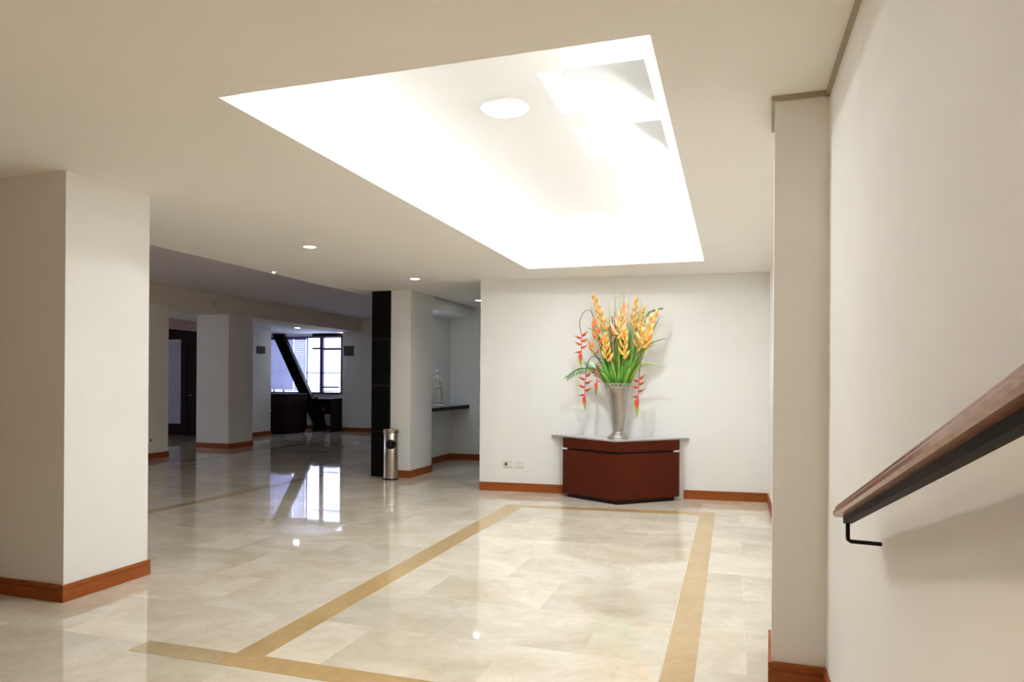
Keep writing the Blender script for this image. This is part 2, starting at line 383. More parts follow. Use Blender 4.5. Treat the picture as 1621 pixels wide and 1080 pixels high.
skirting('baseboard_far_left', [(-11.60, 13.0), (-11.15, 13.0), (-11.15, 14.78), (-11.60, 14.78)], side=-1)
skirting('baseboard_window', [(-13.5, 16.95), (-10.21, 16.95)], side=-1)
# shadow-gap moulding where the right wall meets the ceiling
struct(MB().box(.385, .40, -3, 3.35, ZC - .022, ZC).prism([(.158, 3.335), (.40, 3.335), (.40, 3.35), (.173, 3.35), (.192, 3.76), (.178, 3.76)], ZC - .022, ZC).build('trim_8', mat('trim_taupe', (.42, .37, .27), .7, noise=.03)))

# ---- black pier cladding: four stacked dark slabs
bp_ = thing('black_pier', 'black stone clad pier standing against the white column behind the bin', 'pier', (-4.875, 9.0, 0))
zz = [0, .655, 1.325, 1.995, 2.695]
for k in range(4):
    MB().box(-.147, .147, -.045, .70, zz[k] + .003, zz[k+1] - .004, .003).build('stone_slab', M_BLACK, bp_)
MB().box(-.143, .143, -.038, .69, 0.0, 2.69).build('joint', mat('joint_grey', (.05, .05, .05), .5, noise=.1), bp_)

# ------------------------------------------------------------------ window
win = thing('window', 'tall far window with dark frame and bright daylight behind the black diagonal brace', 'window', (0, 0, 0))
win['kind'] = 'structure'; win.name = 'window_1'
def wx(px): return at(px, 580, y=WY).x
def wz(px, py): return at(px, py, y=WY).z
fr = MB()
fy0, fy1 = WY + .02, WY + .10
fr.box(wl, wr, fy0, fy1, zt2 - .03, zt2 + .04).box(wl, wr, fy0 - .06, fy1, zs, zs + .035)
fr.box(wr - .045 - .25, wr, fy0, fy1, zs, zt2)
fr.box(wl - .02, wl + .05, fy0, fy1, zs, zt2)
xm0, xm1 = wx(505.5), wx(510.5)
fr.box(xm0, xm1, fy0, fy1, zs, zt2)
for (x0, x1, py, t_) in ((xm1, wr, 552.5, .06), (xm1, wr, 590.5, .022), (wl, xm0, 590.5, .022), (wx(493), xm0, 551.5, .05)):
    z_ = wz(520, py); fr.box(x0, x1, fy0 + .01, fy1 - .01, z_ - t_/2, z_ + t_/2)
for px_, t_ in ((447, .02), (432, .02), (484.5, .02)):
    x_ = wx(px_); fr.box(x_ - t_/2, x_ + t_/2, fy0 + .01, fy1 - .01, zs, zt2)
fr.build('window_frame', M_MULL, win)
MB().box(wl, wr, WY + .055, WY + .061, zs, zt2).build('window_pane', M_GLASS, win)
MB().box(wx(497), wr, WY - .10, WY + .02, zt2 - .01, ZF - .001, .004).build('blind_box', M_DARKWOOD, win)
# blinds drawn over the left part
def blind(x0, x1, z0, z1, lab, ang, slat=.05, mat_=M_SLAT, name='window_blind', yy=WY - .05):
    t = thing(name, lab, 'blind', ((x0 + x1) / 2, yy, z1), group='horizontal blinds at the far window')
    w = x1 - x0; n = int((z1 - z0 - .05) / slat)
    s_ = MB()
    MB().box(-w/2, w/2, -.025, .025, -.045, 0, .003).build('head_rail', M_MULL, t)
    for k in range(n):
        z_ = -.06 - k * slat
        s_.box(-w/2, w/2, -slat*.56, slat*.56, -.001, .001, M=Matrix.Translation((0, 0, z_)) @ Matrix.Rotation(R(ang), 4, 'X'))
    so = s_.build('slats', mat_, t)
    MB().box(-w/2, w/2, -.014, .014, z0 - z1, z0 - z1 + .025, .003).build('bottom_rail', M_PLAST, t)
    for fx in (-.42, .0, .42): MB().tube([(w*fx, -.03, -.04), (w*fx, -.03, z0 - z1 + .02)], .003, 6).build('cord', M_PLAST, t)
    return t
blind(wl + .06, wx(466), zs + .06, zt2 - .02, 'closed lavender horizontal blind on the left part of the far window', 66)
blind(wx(467), wx(486), zs + .06, zt2 - .02, 'half open narrow horizontal blind right of the closed lavender blind', 56)
blind(wx(511.5), wr - .3, zs + .05, zs + .20, 'short gathered horizontal blind low in the right panes of the far window', 8, slat=.05)
# black diagonal brace
p0, p1 = at(437, 520, y=16.8), at(488, 632, y=16.8)
d = p1 - p0; L_ = d.length; ang = math.atan2(d.x, -d.z)
br_ = thing('diagonal_brace', 'massive black diagonal steel brace crossing in front of the far window', 'brace', (p1.x, 16.8, 0))
w2 = .155
perp = Vector((d.z, 0, -d.x)).normalized()
q = []
e0 = p0 + d.normalized() * -.16; e1 = p1 + d.normalized() * .95
for s_ in (-1, 1):
    for (e, tgt) in ((e0, ZF - .002), (e1, .002)):
        v = p0 + perp * w2 * s_; k = (tgt - v.z) / d.z; q.append(v + d * k)
pts = [q[0], q[1], q[3], q[2]]
bm_ = MB()
bm_.loft([[(v.x - p1.x, y_, v.z) for v in pts] for y_ in (-.05, .05)])
bm_.build('steel_beam', M_BLACKM, br_)
for y_ in (-.065, .05):
    for s_ in (0, 1):
        bf = MB()
        a_, b_ = (q[0], q[1]) if s_ == 0 else (q[2], q[3])
        off = perp * (.02 if s_ == 0 else -.02)
        bf.loft([[(a_.x - p1.x, yy, a_.z), (a_.x + off.x - p1.x, yy, a_.z), (b_.x + off.x - p1.x, yy, b_.z), (b_.x - p1.x, yy, b_.z)] for yy in (y_, y_ + .015)])
        bf.build('flange', M_BLACKM, br_)

# ------------------------------------------------------------------ far furniture
cab = thing('cabinet', 'dark reddish wooden cabinet under the left part of the far window', 'cabinet', (-11.35, 15.5, 0))
MB().box(-.53, .47, -.45, .45, .08, 1.00, .006).build('body', M_DARKWOOD, cab)
MB().box(-.50, .43, -.42, .42, 0, .08).build('plinth', M_BLACKM, cab)
MB().box(-.55, .49, -.47, .47, 1.00, 1.035, .005).build('cabinet_top', M_CHERRYD, cab)
for s_ in (0, 1):
    dr_ = MB().box(-.51 + s_*.49, -.04 + s_*.49, -.467, -.45, .10, .98, .004).build('door', M_DARKWOOD, cab)
    MB().tube([(-.08 + s_*.12, -.467, .60), (-.08 + s_*.12, -.49, .60)], .012).build('knob', M_STEEL, dr_, True)
DKY0, DKY1 = 16.05, 16.9
x0, x1 = -10.84, at(530, 633, y=16.3).x
dk = thing('desk', 'dark wooden wall desk under the bright right part of the far window', 'desk', ((x0 + x1) / 2, 16.5, 0))
w = (x1 - x0) / 2
w = min(w, -10.22 - dk.location.x)
MB().box(-w, w, -.45, .20, .86, .90, .005).build('desk_top', M_CHERRYD, dk)
MB().box(-w + .04, w - .12, .15, .17, .45, .858).build('modesty_panel', M_BLACKM, dk)
MB().prism([(0, 0), (1, 0), (1, 1), (0, 1)], 0, 1).bm.free()
MB().box(w - .04, w - .01, -.36, .18, 0, .858, .003).build('side_panel', M_DARKWOOD, dk)
MB().box(-w + .01, -w + .04, -.36, .18, 0, .858, .003).build('side_panel', M_DARKWOOD, dk)
dw = MB().box(w - .34, w - .06, -.40, .12, .50, .72, .003).build('drawer', M_CHERRYD, dk)
MB().box(w - .25, w - .15, -.415, -.40, .60, .62, .002).build('handle', M_STEEL, dw)
b_ = at(500, 631, y=16.2)
pl = thing('ashtray', 'small shiny bowl on the dark desk at the foot of the black brace', 'bowl', (b_.x + .06, 16.12, .901))
MB().lathe([(.04, 0), (.05, .005), (.085, .05), (.09, .05), (.08, .045), (.05, .012), (0.002, .01)]).build('bowl', M_STEEL, pl, True)

# plaques
def plaque(loc, rz, w, h, lab):
    t = thing('wall_plaque', lab, 'plaque', loc, rz)
    MB().box(-w/2, w/2, -.02, 0, -h/2, h/2, .003).build('frame', M_PLAQF, t)
    MB().box(-w/2*.78, w/2*.78, -.024, -.018, -h/2*.72, h/2*.72, .002).build('face', M_PLAQ, t)
a, b = at(545, 548, y=16.6), at(560, 563, y=16.6)
plaque(((a.x+b.x)/2, 16.598, (a.z+b.z)/2), 0, b.x-a.x, a.z-b.z, 'small square metal plaque on the far wall right of the window')
a, b = at(406, 548, x=-11.15), at(419, 560, x=-11.15)
plaque((-11.148, (a.y+b.y)/2, (a.z+b.z)/2), R(90), b.y-a.y, a.z-b.z, 'small dark framed plaque on the white wall left of the far window')

# sounder on the beam
a = at(338, 482, x=-9.66)
al = thing('alarm_sounder', 'small round white device on the beige beam above the far column', 'alarm', (-9.658, a.y, a.z))
MB().box(0, .012, -.075, .075, -.085, .085, .004).build('back_plate', M_PLAST, al)
MB().loft([[(x_, r_*math.cos(t*math.pi/12), r_*math.sin(t*math.pi/12)) for t in range(24)] for x_, r_ in ((.012, .045), (.03, .042), (.03, .022), (.018, .018))]).build('ring', M_PLAST, al, 'auto')
MB().loft([[(x_, r_*math.cos(t*math.pi/12), r_*math.sin(t*math.pi/12)) for t in range(24)] for x_, r_ in ((.016, .017), (.022, .012))]).build('sensor', M_BLACKM, al)

# ------------------------------------------------------------------ ceiling lights
def downlight(x, y, z, r, lab, glow, deep=.004, group='small round downlights'):
    t = thing('downlight', lab, 'ceiling light', (x, y, z), group=group)
    MB().lathe([(r, 0), (r*1.13, 0), (r*1.15, -.004), (r*1.10, -.010), (r*.98, -.008), (r*.96, 0)], n=40, cap=False).build('ring', M_LAMPRING, t, True)
    MB().lathe([(0.002, -.004), (r*.97, -.003)], n=40, cap=False).build('lamp_lens', glow, t, True)
    return t
def spot(x, y, z, e, col, size=R(100), blend=.8, r=.05):
    l = bpy.data.lights.new('downlight_beam', 'SPOT'); l.energy = e; l.color = col; l.spot_size = size; l.spot_blend = blend; l.shadow_soft_size = r
    o = bpy.data.objects.new('downlight_beam', l); o.location = (x, y, z); COL.objects.link(o); return o
downlight(-1.281, 3.833, ZR, .125, 'large round ceiling light in the recess, the one nearer the viewer', L_BIG, group='large round lights in the ceiling recess')
downlight(-1.276, 6.531, ZR, .125, 'large round ceiling light in the recess, the far one nearer the flower wall', L_BIG, group='large round lights in the ceiling recess')
G = 'small round downlights'
downlight(-3.933, 5.79, ZC, .060, 'small lit downlight in the lobby ceiling, alone left of the bright recess', L_SMALL)
downlight(-3.866, 7.987, ZC, .060, 'small lit downlight in the ceiling right above the bin and white column', L_SMALL)
downlight(-3.90, 10.40, ZC, .060, 'small lit downlight deep in the niche, half hidden by the flower wall edge', L_BLUE)
downlight(-10.447, 14.886, ZF, .075, 'small lit downlight in the far ceiling before the window', L_BLUE)
spot(-3.933, 5.79, ZC - .02, 10, (1, .93, .82)); spot(-3.866, 7.987, ZC - .02, 8, (1, .93, .82))
downlight(-4.65, 9.98, 2.50, .045, 'small cool downlight under the niche beam above the figurine', L_BLUE)
spot(-4.65, 9.98, 2.48, 9, (.55, .75, 1), size=R(120)); spot(-3.90, 10.40, ZC - .02, 5, (.4, .62, 1)); spot(-10.447, 14.886, ZF - .02, 6, (.75, .85, 1))
for k, (x_, y_) in enumerate(((-1.5, 1.5), (-.6, .9), (-1.5, -.9))):  # unseen lamps added so the lit floor brightens the near ceiling
    downlight(x_, y_, ZC, .060, 'added warm downlight out of view over the near part of the lobby floor', L_SMALL, group='added warm downlights over the near floor')
    spot(x_, y_, ZC - .02, 32, (1, .74, .46), size=R(80), blend=.5)
for x_ in (-4.9, -3.4):  # unseen lamps added to bounce warm light onto the left pillar
    downlight(x_, -1.9, ZC, .060, 'added warm downlight out of view washing the ochre wall behind the viewer', L_SMALL, group='added warm downlights along the ochre wall')
    spot(x_, -1.9, ZC - .02, 34, (1, .60, .18), size=R(110), blend=.6)
a = at(430, 430, z=ZC)
fx = thing('spotlight', 'tiny off-white adjustable spotlight at the edge of the lobby ceiling', 'ceiling light', (a.x + .03, a.y, ZC))
MB().lathe([(.06, 0), (.062, -.006), (.045, -.01), (.02, -.01)], n=28).build('ring', M_LAMPRING, fx, True)
MB().lathe([(.012, -.009), (.013, -.014), (.008, -.018), (.002, -.02)], n=20).build('bulb', L_SMALL, fx, True)

# ------------------------------------------------------------------ outlets
def outlet(px, py, w, h, lab, dark, yy=None, xx=None, slots=2):
    if xx is None:
        p = at(px, py, y=8.4); p = at(px, py, y=fwy(p.x)); rz = math.atan2(FW1.y - FW0.y, FW1.x - FW0.x)
        t = thing('wall_socket', lab, 'socket', (p.x, p.y - .001, p.z), rz)
    else:
        p = at(px, py, x=xx); t = thing('wall_socket', lab, 'socket', (xx + .001, p.y, p.z), R(90))
    MB().box(-w/2, w/2, -.009, 0, -h/2, h/2, .003).build('cover_plate', M_PLAST, t)
    for k in range(slots):
        s_ = (k - (slots - 1) / 2) * w * .45
        MB().box(s_ - .016, s_ + .016, -.0115, -.008, -.018, .018, .002).build('insert', M_PLASTD if (dark and k == 0) else M_LAMPRING, t)
outlet(804.5, 735, .115, .078, 'white double wall socket with one dark insert, left of the console', True)
outlet(822.5, 736, .105, .07, 'white blank double wall socket, nearer the console', False)
outlet(239.5, 697, .10, .07, 'small wall socket low on the beige column beside the left pillar', True, xx=-9.66)

# ------------------------------------------------------------------ bin
tb = thing('trash_bin', 'tall brushed steel cylinder bin with a round black opening before the black pier', 'bin', (-4.62, 8.80, 0), R(27))
r_ = .105
MB().lathe([(r_*.98, 0), (r_, .01), (r_, .655), (r_*.97, .66), (r_*.5, .66)], n=48).build('body', M_STEEL, tb, 'auto')
MB().lathe([(r_*1.04, 0.0), (r_*1.04, .018), (r_*.98, .02)], n=48).build('base_ring', M_BLACKM, tb, 'auto')
MB().lathe([(r_*.99, .655), (r_*1.09, .66), (r_*1.1, .70), (r_*1.02, .705), (r_*.95, .70), (r_*.9, .672), (.002, .668)], n=48).build('ashtray_rim', M_STEEL, tb, 'auto')
# opening: a dark hood following the curved front
op = MB(); rings = []
for k, rr in enumerate((1.0, .9, .0001)):
    ring = []
    for i in range(32):
        a_ = 2*math.pi*i/32; u = .074*rr*math.cos(a_); v = .066*rr*math.sin(a_)
        th = u / r_ if abs(u/r_) < 1.5 else 1.5
        rad = r_ + (.002, .010, .012)[k]
        ring.append((rad*math.sin(th), -rad*math.cos(th), .50 + v))
    rings.append(ring)
op.loft([[(x*.97, y*.97, z) for x, y, z in rings[0]]] + rings, cap=False).build('opening_flap', M_BLACKM, tb, True)

# ------------------------------------------------------------------ niche shelf and statuette
ws = thing('wall_shelf', 'dark wooden shelf with polished top fixed in the niche corner', 'shelf', (-4.62, 10.5, .915))
MB().box(-.19, .175, -.85, .90, 0, .055, .004).build('board', M_DARKWOOD, ws)
MB().box(-.19, .182, -.858, .90, .055, .068, .003).build('shelf_top', mat('shelf_stone', (.20, .20, .21), .15, noise=.2), ws)
st = thing('statuette', 'ivory plaster figurine of a draped woman standing on the niche shelf', 'statue', (-4.665, 10.52, .983), R(25))
sb = MB()
def ell(cx, cy, z, rx, ry, n=20, fold=0, ph=0):
    return [(cx + rx*(1 + fold*math.cos(7*t + ph))*math.cos(t), cy + ry*(1 + fold*math.cos(7*t + ph))*math.sin(t), z) for t in [2*math.pi*i/n for i in range(n)]]
sb.loft([ell(0, 0, z, rx, ry, 42, fo, ph) for z, rx, ry, fo, ph in (
    (.03, .095, .082, .07, 0), (.07, .085, .074, .08, .2), (.14, .076, .066, .09, .5), (.21, .070, .062, .09, .9), (.27, .068, .060, .08, 1.3), (.31, .066, .056, .05, 1.6), (.325, .056, .045, .02, 1.6))])
sb.loft([ell(cx, cy, z, rx, ry) for cx, cy, z, rx, ry in (
    (.0, 0, .31, .052, .040), (.004, 0, .345, .050, .038), (.006, 0, .385, .040, .032), (.003, 0, .42, .043, .035), (-.002, 0, .455, .050, .038), (-.004, 0, .48, .052, .034),
    (-.004, 0, .497, .036, .026), (-.003, 0, .51, .018, .018), (-.003, 0, .53, .016, .017))])
sb.loft([ell(-.004 + dx, -.004, z, rx, ry) for z, rx, ry, dx in ((.522, .014, .016, 0), (.535, .023, .027, 0), (.555, .028, .033, 0), (.578, .028, .033, 0), (.597, .022, .026, 0), (.608, .010, .012, 0))])
sb.loft([ell(-.004, .030, z, rx, ry) for z, rx, ry in ((.555, .008, .008), (.565, .016, .015), (.582, .014, .013), (.592, .006, .006))])
sb.tube([(.045, 0, .475), (.062, -.004, .43), (.066, -.02, .385), (.040, -.045, .41), (.015, -.045, .45)], [.016, .015, .013, .011, .009], 10)
sb.tube([(-.052, 0, .475), (-.066, -.002, .42), (-.064, -.010, .36), (-.058, -.028, .31)], [.016, .014, .012, .010], 10)
sb.tube([(-.07, -.02, .32), (-.03, -.055, .30), (.03, -.05, .33), (.065, -.01, .29), (.07, .0, .18), (.075, 0, .06)], [.012, .015, .016, .015, .013, .012], 10)
sb.build('figure', M_STATUE, st, True)
MB().lathe([(.105, 0), (.11, .006), (.105, .022), (.095, .032), (.04, .034)], n=36, ry=.9).build('base', M_STATUE, st, 'auto')

# ------------------------------------------------------------------ console table
ZT = .735
ct = thing('console_table', 'reddish brown corner-fronted wooden console with grey stone top against the white wall', 'table', (-1.26, 8.2, 0))
O = Vector((-1.26, 8.2))
F = at(975, 793.4, z=.05); 
Lp = at(891.6, 700, y=8.22); Rp = at(1074.4, 700, y=8.34)
Lx, Rx = Lp.x, Rp.x
def wallpt(px, gap=.004):
    y = 8.4
    for _ in range(4):
        x = at(px, 700, y=y).x; y = fwy(x) - gap
    return Vector((x, y))
BL, BR_ = Vector((Lx, 8.20)), Vector((Rx, 8.36))
FR = Vector((F.x, F.y))
def loc(p): return (p[0] - O.x, p[1] - O.y)
bw = Vector((Lx + .0, fwy(Lx) - .018)); bw2 = Vector((Rx, fwy(Rx) - .018))
body = [FR, BR_, bw2, bw, BL]
def inset(pts, k):
    c_ = Vector((-1.28, 8.30)); out = []
    for p in pts:
        v = Vector(p) - c_; out.append(c_ + v * (1 - k / max(v.length, .01)))
    return out
MB().prism([loc(p) for p in body], .05, .575, .003).build('body', M_CHERRY, ct)
MB().prism([loc(p) for p in body], .60, ZT - .017, .003).build('apron', M_CHERRY, ct)
MB().prism([loc(p) for p in inset(body, .03)], .57, .605).build('shadow_joint', M_CHERRYD, ct)
pb = [FR + Vector((.01, .035)), BR_ + Vector((-.06, .0)), bw2 + Vector((-.06, -.0)), bw + Vector((.06, 0)), BL + Vector((.06, 0))]
MB().prism([loc(p) for p in pb], 0, .052).build('plinth', M_CHERRYD, ct)
for (c_, s_) in ((BL, 1), (BR_, -1)):
    t_ = (FR - c_).normalized(); a_ = c_ + t_ * -.006; b_ = c_ + t_ * .07
    nn = Vector((-t_.y, t_.x)); nn = nn if nn.y < 0 else -nn
    MB().prism([loc(p) for p in (a_ + nn*.003, b_ + nn*.003, b_ - nn*.05, a_ - nn*.05)], .578, .597).build('metal_spacer', M_ALU, ct)
tl, tr = wallpt(874.5, .003), wallpt(1091, .003)
tf = at(976.4, 698, z=ZT - .01)
TF = Vector((tf.x, tf.y)) ; TF.y = min(TF.y, FR.y - .012)
MB().prism([loc(p) for p in (TF, tr + Vector((0, -.03)), tr, tl, tl + Vector((0, -.03)))], ZT - .017, ZT, .003).build('table_top', M_GRYST, ct)

# ------------------------------------------------------------------ vase
VX = at(978.5, 650, y=8.19).x; VY = 8.19
va = thing('vase', 'tall tapering hammered silver vase with a scalloped rim on the console', 'vase', (VX, VY, ZT))
MB().lathe([(.128, 0), (.130, .006), (.122, .014), (.108, .030), (.088, .048), (.066, .062), (.060, .070), (.063, .075)], n=40).build('foot', M_SILVER, va, True)
MB().lathe([(.062, .073), (.068, .11), (.080, .22), (.094, .34), (.105, .45), (.114, .52), (.122, .555), (.134, .585), (.140, .600), (.132, .600), (.118, .56), (.10, .45), (.06, .12), (.002, .10)], n=48, cap=False).build('body', M_SILVER, va, True)
rb = MB()
for k in range(20):
    a_ = 2*math.pi*k/20; c_ = Vector((.150*math.cos(a_), .150*math.sin(a_), .622))
    u = Vector((-math.sin(a_), math.cos(a_), 0)); w_ = Vector((0, 0, 1)); n_ = Vector((math.cos(a_), math.sin(a_), 0))
    rb.tube([c_ + (u*math.cos(t) + w_*math.sin(t)) * .027 + n_*.004*math.sin(t) for t in [2*math.pi*i/12 for i in range(13)]], .006, 7)
    c2 = c_ + w_*.006
    rb.lathe([(.001, -.010), (.008, -.006), (.010, 0), (.008, .006), (.001, .010)], c=tuple(c2), n=10)
rb.lathe([(.138, .596), (.146, .600), (.150, .606), (.146, .610), (.138, .606)], n=48, cap=False)
rb.build('rim', M_SILVERD, va, True)

# ------------------------------------------------------------------ flowers
# local frame of the bouquet: crop coordinates (997 px wide picture of 240 photo px) -> metres about the vase mouth
SX, SZ = 1 / (4.154 * 127.0), 1 / (4.154 * 133.0)
def fp(cx_, cy_, dy=0):
    return Vector(((cx_ - 492) * SX, dy, (1052 - cy_) * SZ + ZT)) + Vector((VX, VY, 0))
M_BR = tint_mat('bract_skin', .4)
M_LEAF = tint_mat('leaf_skin', .45)
M_STEMG = mat('green_stem', (.14, .24, .03), .5, noise=.2, nscale=20)
M_STEMB = mat('brown_stem', (.12, .05, .035), .5, noise=.2, nscale=20)
def lerp3(a, b, t): return tuple(a[i] + (b[i] - a[i]) * t for i in range(3))
def ramp(stops, t):
    for (t0, c0), (t1, c1) in zip(stops, stops[1:]):
        if t <= t1: return lerp3(c0, c1, (t - t0) / (t1 - t0))
    return stops[-1][1]
def bract_mesh(name, stops, L=1.0, wd=.30, thick=.16, curve=.18, gape=.0):
    """boat shaped pointed bract along +X, its keel towards -Z"""
    b = MB(); rings = []; cols = []
    n = 10
    for k in range(11):
        t = k / 10
        w = wd * (math.sin(min(1, t*1.9 + .25) * math.pi/2)) * (1 - t**2.2) * .5 + .006
        h = thick * (math.sin(min(1, t*1.9 + .25) * math.pi/2)) * (1 - t**2.0) * .5 + .005
        z0 = curve * t * t
        ring = []
        for i in range(n):
            a = 2*math.pi*i/n
            x_ = t * L; y_ = w * math.sin(a); z_ = -h * math.cos(a)
            if z_ > 0: z_ *= .35
            ring.append((x_, y_, z0 + z_))
        rings.append(ring); cols.append(ramp(stops, t))
    b.loft(rings, cols=cols)
    o = b.build(name, M_BR, None, True); me = o.data; bpy.data.objects.remove(o)
    return me
RED, PINK, GRN, YEL, ORG, PEA = (.62, .035, .02), (.75, .12, .10), (.30, .42, .03), (.85, .62, .06), (.80, .20, .03), (.90, .50, .28)
B_HANG = bract_mesh('bract', [(0, PINK), (.2, RED), (.5, RED), (.68, (.55, .35, .03)), (1, GRN)], wd=.50, thick=.44)
B_HTIP = bract_mesh('bract', [(0, RED), (.35, RED), (.6, (.42, .40, .03)), (1, (.35, .50, .03))], wd=.42, thick=.40, curve=.0)
B_YEL = bract_mesh('bract', [(0, (.90, .62, .08)), (.22, (.86,.40,.06)), (.42, (.80,.22,.05)), (.6, (.86, .50, .12)), (.8, (.90, .72, .22)), (1, (.78, .78, .28))], wd=.52, thick=.55)
B_ORG = bract_mesh('bract', [(0, (.85, .52, .05)), (.2, (.80, .17, .03)), (.7, ORG), (1, (.85, .60, .15))], wd=.50, thick=.52)
B_PEA = bract_mesh('bract', [(0, (.90, .70, .20)), (.3, (.88, .36, .18)), (.65, PEA), (1, (.92, .80, .45))], wd=.54, thick=.55)
B_RED = bract_mesh('bract', [(0, (.70, .10, .05)), (.4, (.62, .05, .03)), (1, (.72, .16, .06))], wd=.34, thick=.32)
RZD = random.Random(3)
def add_bract(me, parent, p, dirv, L, roll):
    o = bpy.data.objects.new('bract', me); COL.objects.link(o); o.parent = parent
    X = Vector(dirv).normalized(); Z = Vector((0, 0, 1)) if abs(X.z) < .95 else Vector((1, 0, 0))
    Y = Z.cross(X).normalized(); Z = X.cross(Y)
    Mx = Matrix((X, Y, Z)).transposed() @ Matrix.Rotation(roll, 3, 'X')
    o.matrix_local = Matrix.Translation(p) @ Mx.to_4x4() @ Matrix.Scale(L, 4)
    return o
MOUTH = lambda: fp(492 + RZD.uniform(-45, 45), 735, RZD.uniform(-.04, .04))
def upright(base, tip, kind, lab, n=9, wpx=34, dy=-.05, mouth=None, lean=.0, stem=M_STEMG):
    m0 = mouth or MOUTH()
    b, t = fp(*base, dy), fp(*tip, dy + lean)
    h = thing('heliconia', lab, 'flower', (m0.x, m0.y, m0.z), group='upright heliconia stems in the silver vase')
    inv = lambda p: p - m0
    low = Vector((VX + (m0.x - VX) * .25, VY + (m0.y - VY) * .25, ZT + .32))
    MB().tube([inv(p) for p in smooth_pts([low, m0, m0.lerp(b, .5) + Vector((0, 0, .02)), b, b.lerp(t, .5), t], 5)], [.0075]*16 + [.006]*10, 8).build('stem', stem, h, True)
    ax = (t - b)
    for k in range(n):
        f = k / (n - 1); s_ = -1 if k % 2 else 1
        p = b + ax * f
        ln = wpx * 1.8 * SX * (1.06 - .40 * f) * RZD.uniform(.9, 1.1)
        up = .75 + .9 * f
        dv = Vector((s_ * (1.15 - .3*f), RZD.uniform(-.65, .35), up)) + ax.normalized() * .35
        add_bract(kind, h, inv(p), dv, ln, s_ * .2 + RZD.uniform(-.3, .3))
    add_bract(kind, h, inv(t - ax.normalized()*.01), ax.normalized() + Vector((.05, -.1, 0)), wpx * 1.5 * SX, 0)
    # small floret tips showing between the bracts
    for k in range(n * 2):
        f = RZD.random(); p = inv(b + ax * f); dv = Vector((RZD.uniform(-1, 1), RZD.uniform(-1, .2), RZD.uniform(.4, 1.4))).normalized()
        l_ = wpx * 1.05 * SX * RZD.uniform(.6, 1)
        MB().tube([p, p + dv * l_ * .5, p + dv * l_], [.005, .0045, .001], 6).build('floret', M_FLOR, h, True)
    return h
M_FLOR = mat('floret_yellow', (.86, .72, .22), .5, noise=.1, nscale=40)
def hanging(stalk, axis, lab, n=6, wpx=46, dy=-.14, mouth=None, kind=None, tip=90, stop=1.0):
    m0 = mouth or MOUTH()
    m0 = Vector((VX, VY, m0.z)).lerp(m0, .8)
    pts = [fp(x, y, d_) for x, y, d_ in stalk]; ap = [fp(x, y, dy) for x, y in axis]
    h = thing('hanging_heliconia', lab, 'flower', (m0.x, m0.y, m0.z), group='hanging red heliconias around the silver vase')
    inv = lambda p: p - m0
    low = Vector((VX + (m0.x - VX) * .25, VY + (m0.y - VY) * .25, ZT + .32))
    path = smooth_pts([low, m0] + pts + ap[:1], 6)
    MB().tube([inv(p) for p in path], .0042, 7).build('stem', M_STEMB, h, True)
    ra = smooth_pts(ap, 6)
    zig = []
    for i, p in enumerate(ra): zig.append(inv(p) + Vector(((.004 if i % 2 else -.004), 0, 0)))
    MB().tube(zig, .006, 7).build('rachis', M_RACH, h, True)
    total = len(ra) - 1
    for k in range(n):
        f = (k + .3) / n; p = ra[min(total, int(f * total))]; s_ = -1 if k % 2 else 1
        sp = Vector((s_, RZD.uniform(-.25, .1), .28 if s_ > 0 else .22)) if k < n - 1 else Vector((s_, -.1, -.35))
        if k == 0: sp = Vector((s_ , -.1, .5 * s_ + .1))
        add_bract(kind or B_HANG, h, inv(p), sp, wpx * 1.12 * SX * (1 - .12*f), -s_ * .2)
    e = ra[-1]
    add_bract(B_HTIP, h, inv(e), (ra[-1] - ra[-4]).normalized() + Vector((.03, 0, -.3)), tip * SZ, 0)
    add_bract(B_HTIP, h, inv(e + Vector((-.004, -.01, 0))), (ra[-1] - ra[-4]).normalized() + Vector((-.10, -.05, -.3)), tip * SZ * .7, .5)
    return h
M_RACH = mat('pink_rachis', (.70, .13, .14), .45, noise=.1, nscale=30)
def blade(pts, width, cols, lab, cat='leaf', name='leaf_blade', group=None, fold=.25, mouth=None, nn=6, twist=0, prof=None):
    """long leaf: pts are world points from root to tip"""
    P = smooth_pts(pts, nn); o0 = P[0]; b = MB(); rings = []; cs = []
    n = len(P)
    for i, p in enumerate(P):
        t = (P[min(i+1, n-1)] - P[max(i-1, 0)]).normalized()
        a = t.cross(Vector((0, 1, 0)))
        a = a.normalized() if a.length > .05 else Vector((1, 0, 0))
        nrm = a.cross(t).normalized()
        f = i / (n - 1)
        tw = twist * f; a2 = a*math.cos(tw) + nrm*math.sin(tw); n2 = nrm*math.cos(tw) - a*math.sin(tw)
        w = width * (prof(f) if prof else (.35 + .65*math.sin(min(1, f*2.2)*math.pi/2)) * (1 - f**2.5)) / 2 + .0006
        th = .0012
        rings.append([p - o0 - a2*w + n2*w*fold, p - o0 + n2*th*.2, p - o0 + a2*w + n2*w*fold, p - o0 + a2*w + n2*(w*fold - th), p - o0 - n2*th, p - o0 - a2*w + n2*(w*fold - th)])
        cs.append(ramp(cols, f))
    b.loft(rings, cols=cs)
    o = b.build(name, M_LEAF, None, True); o.location = o0
    return tag(o, lab, cat, group)
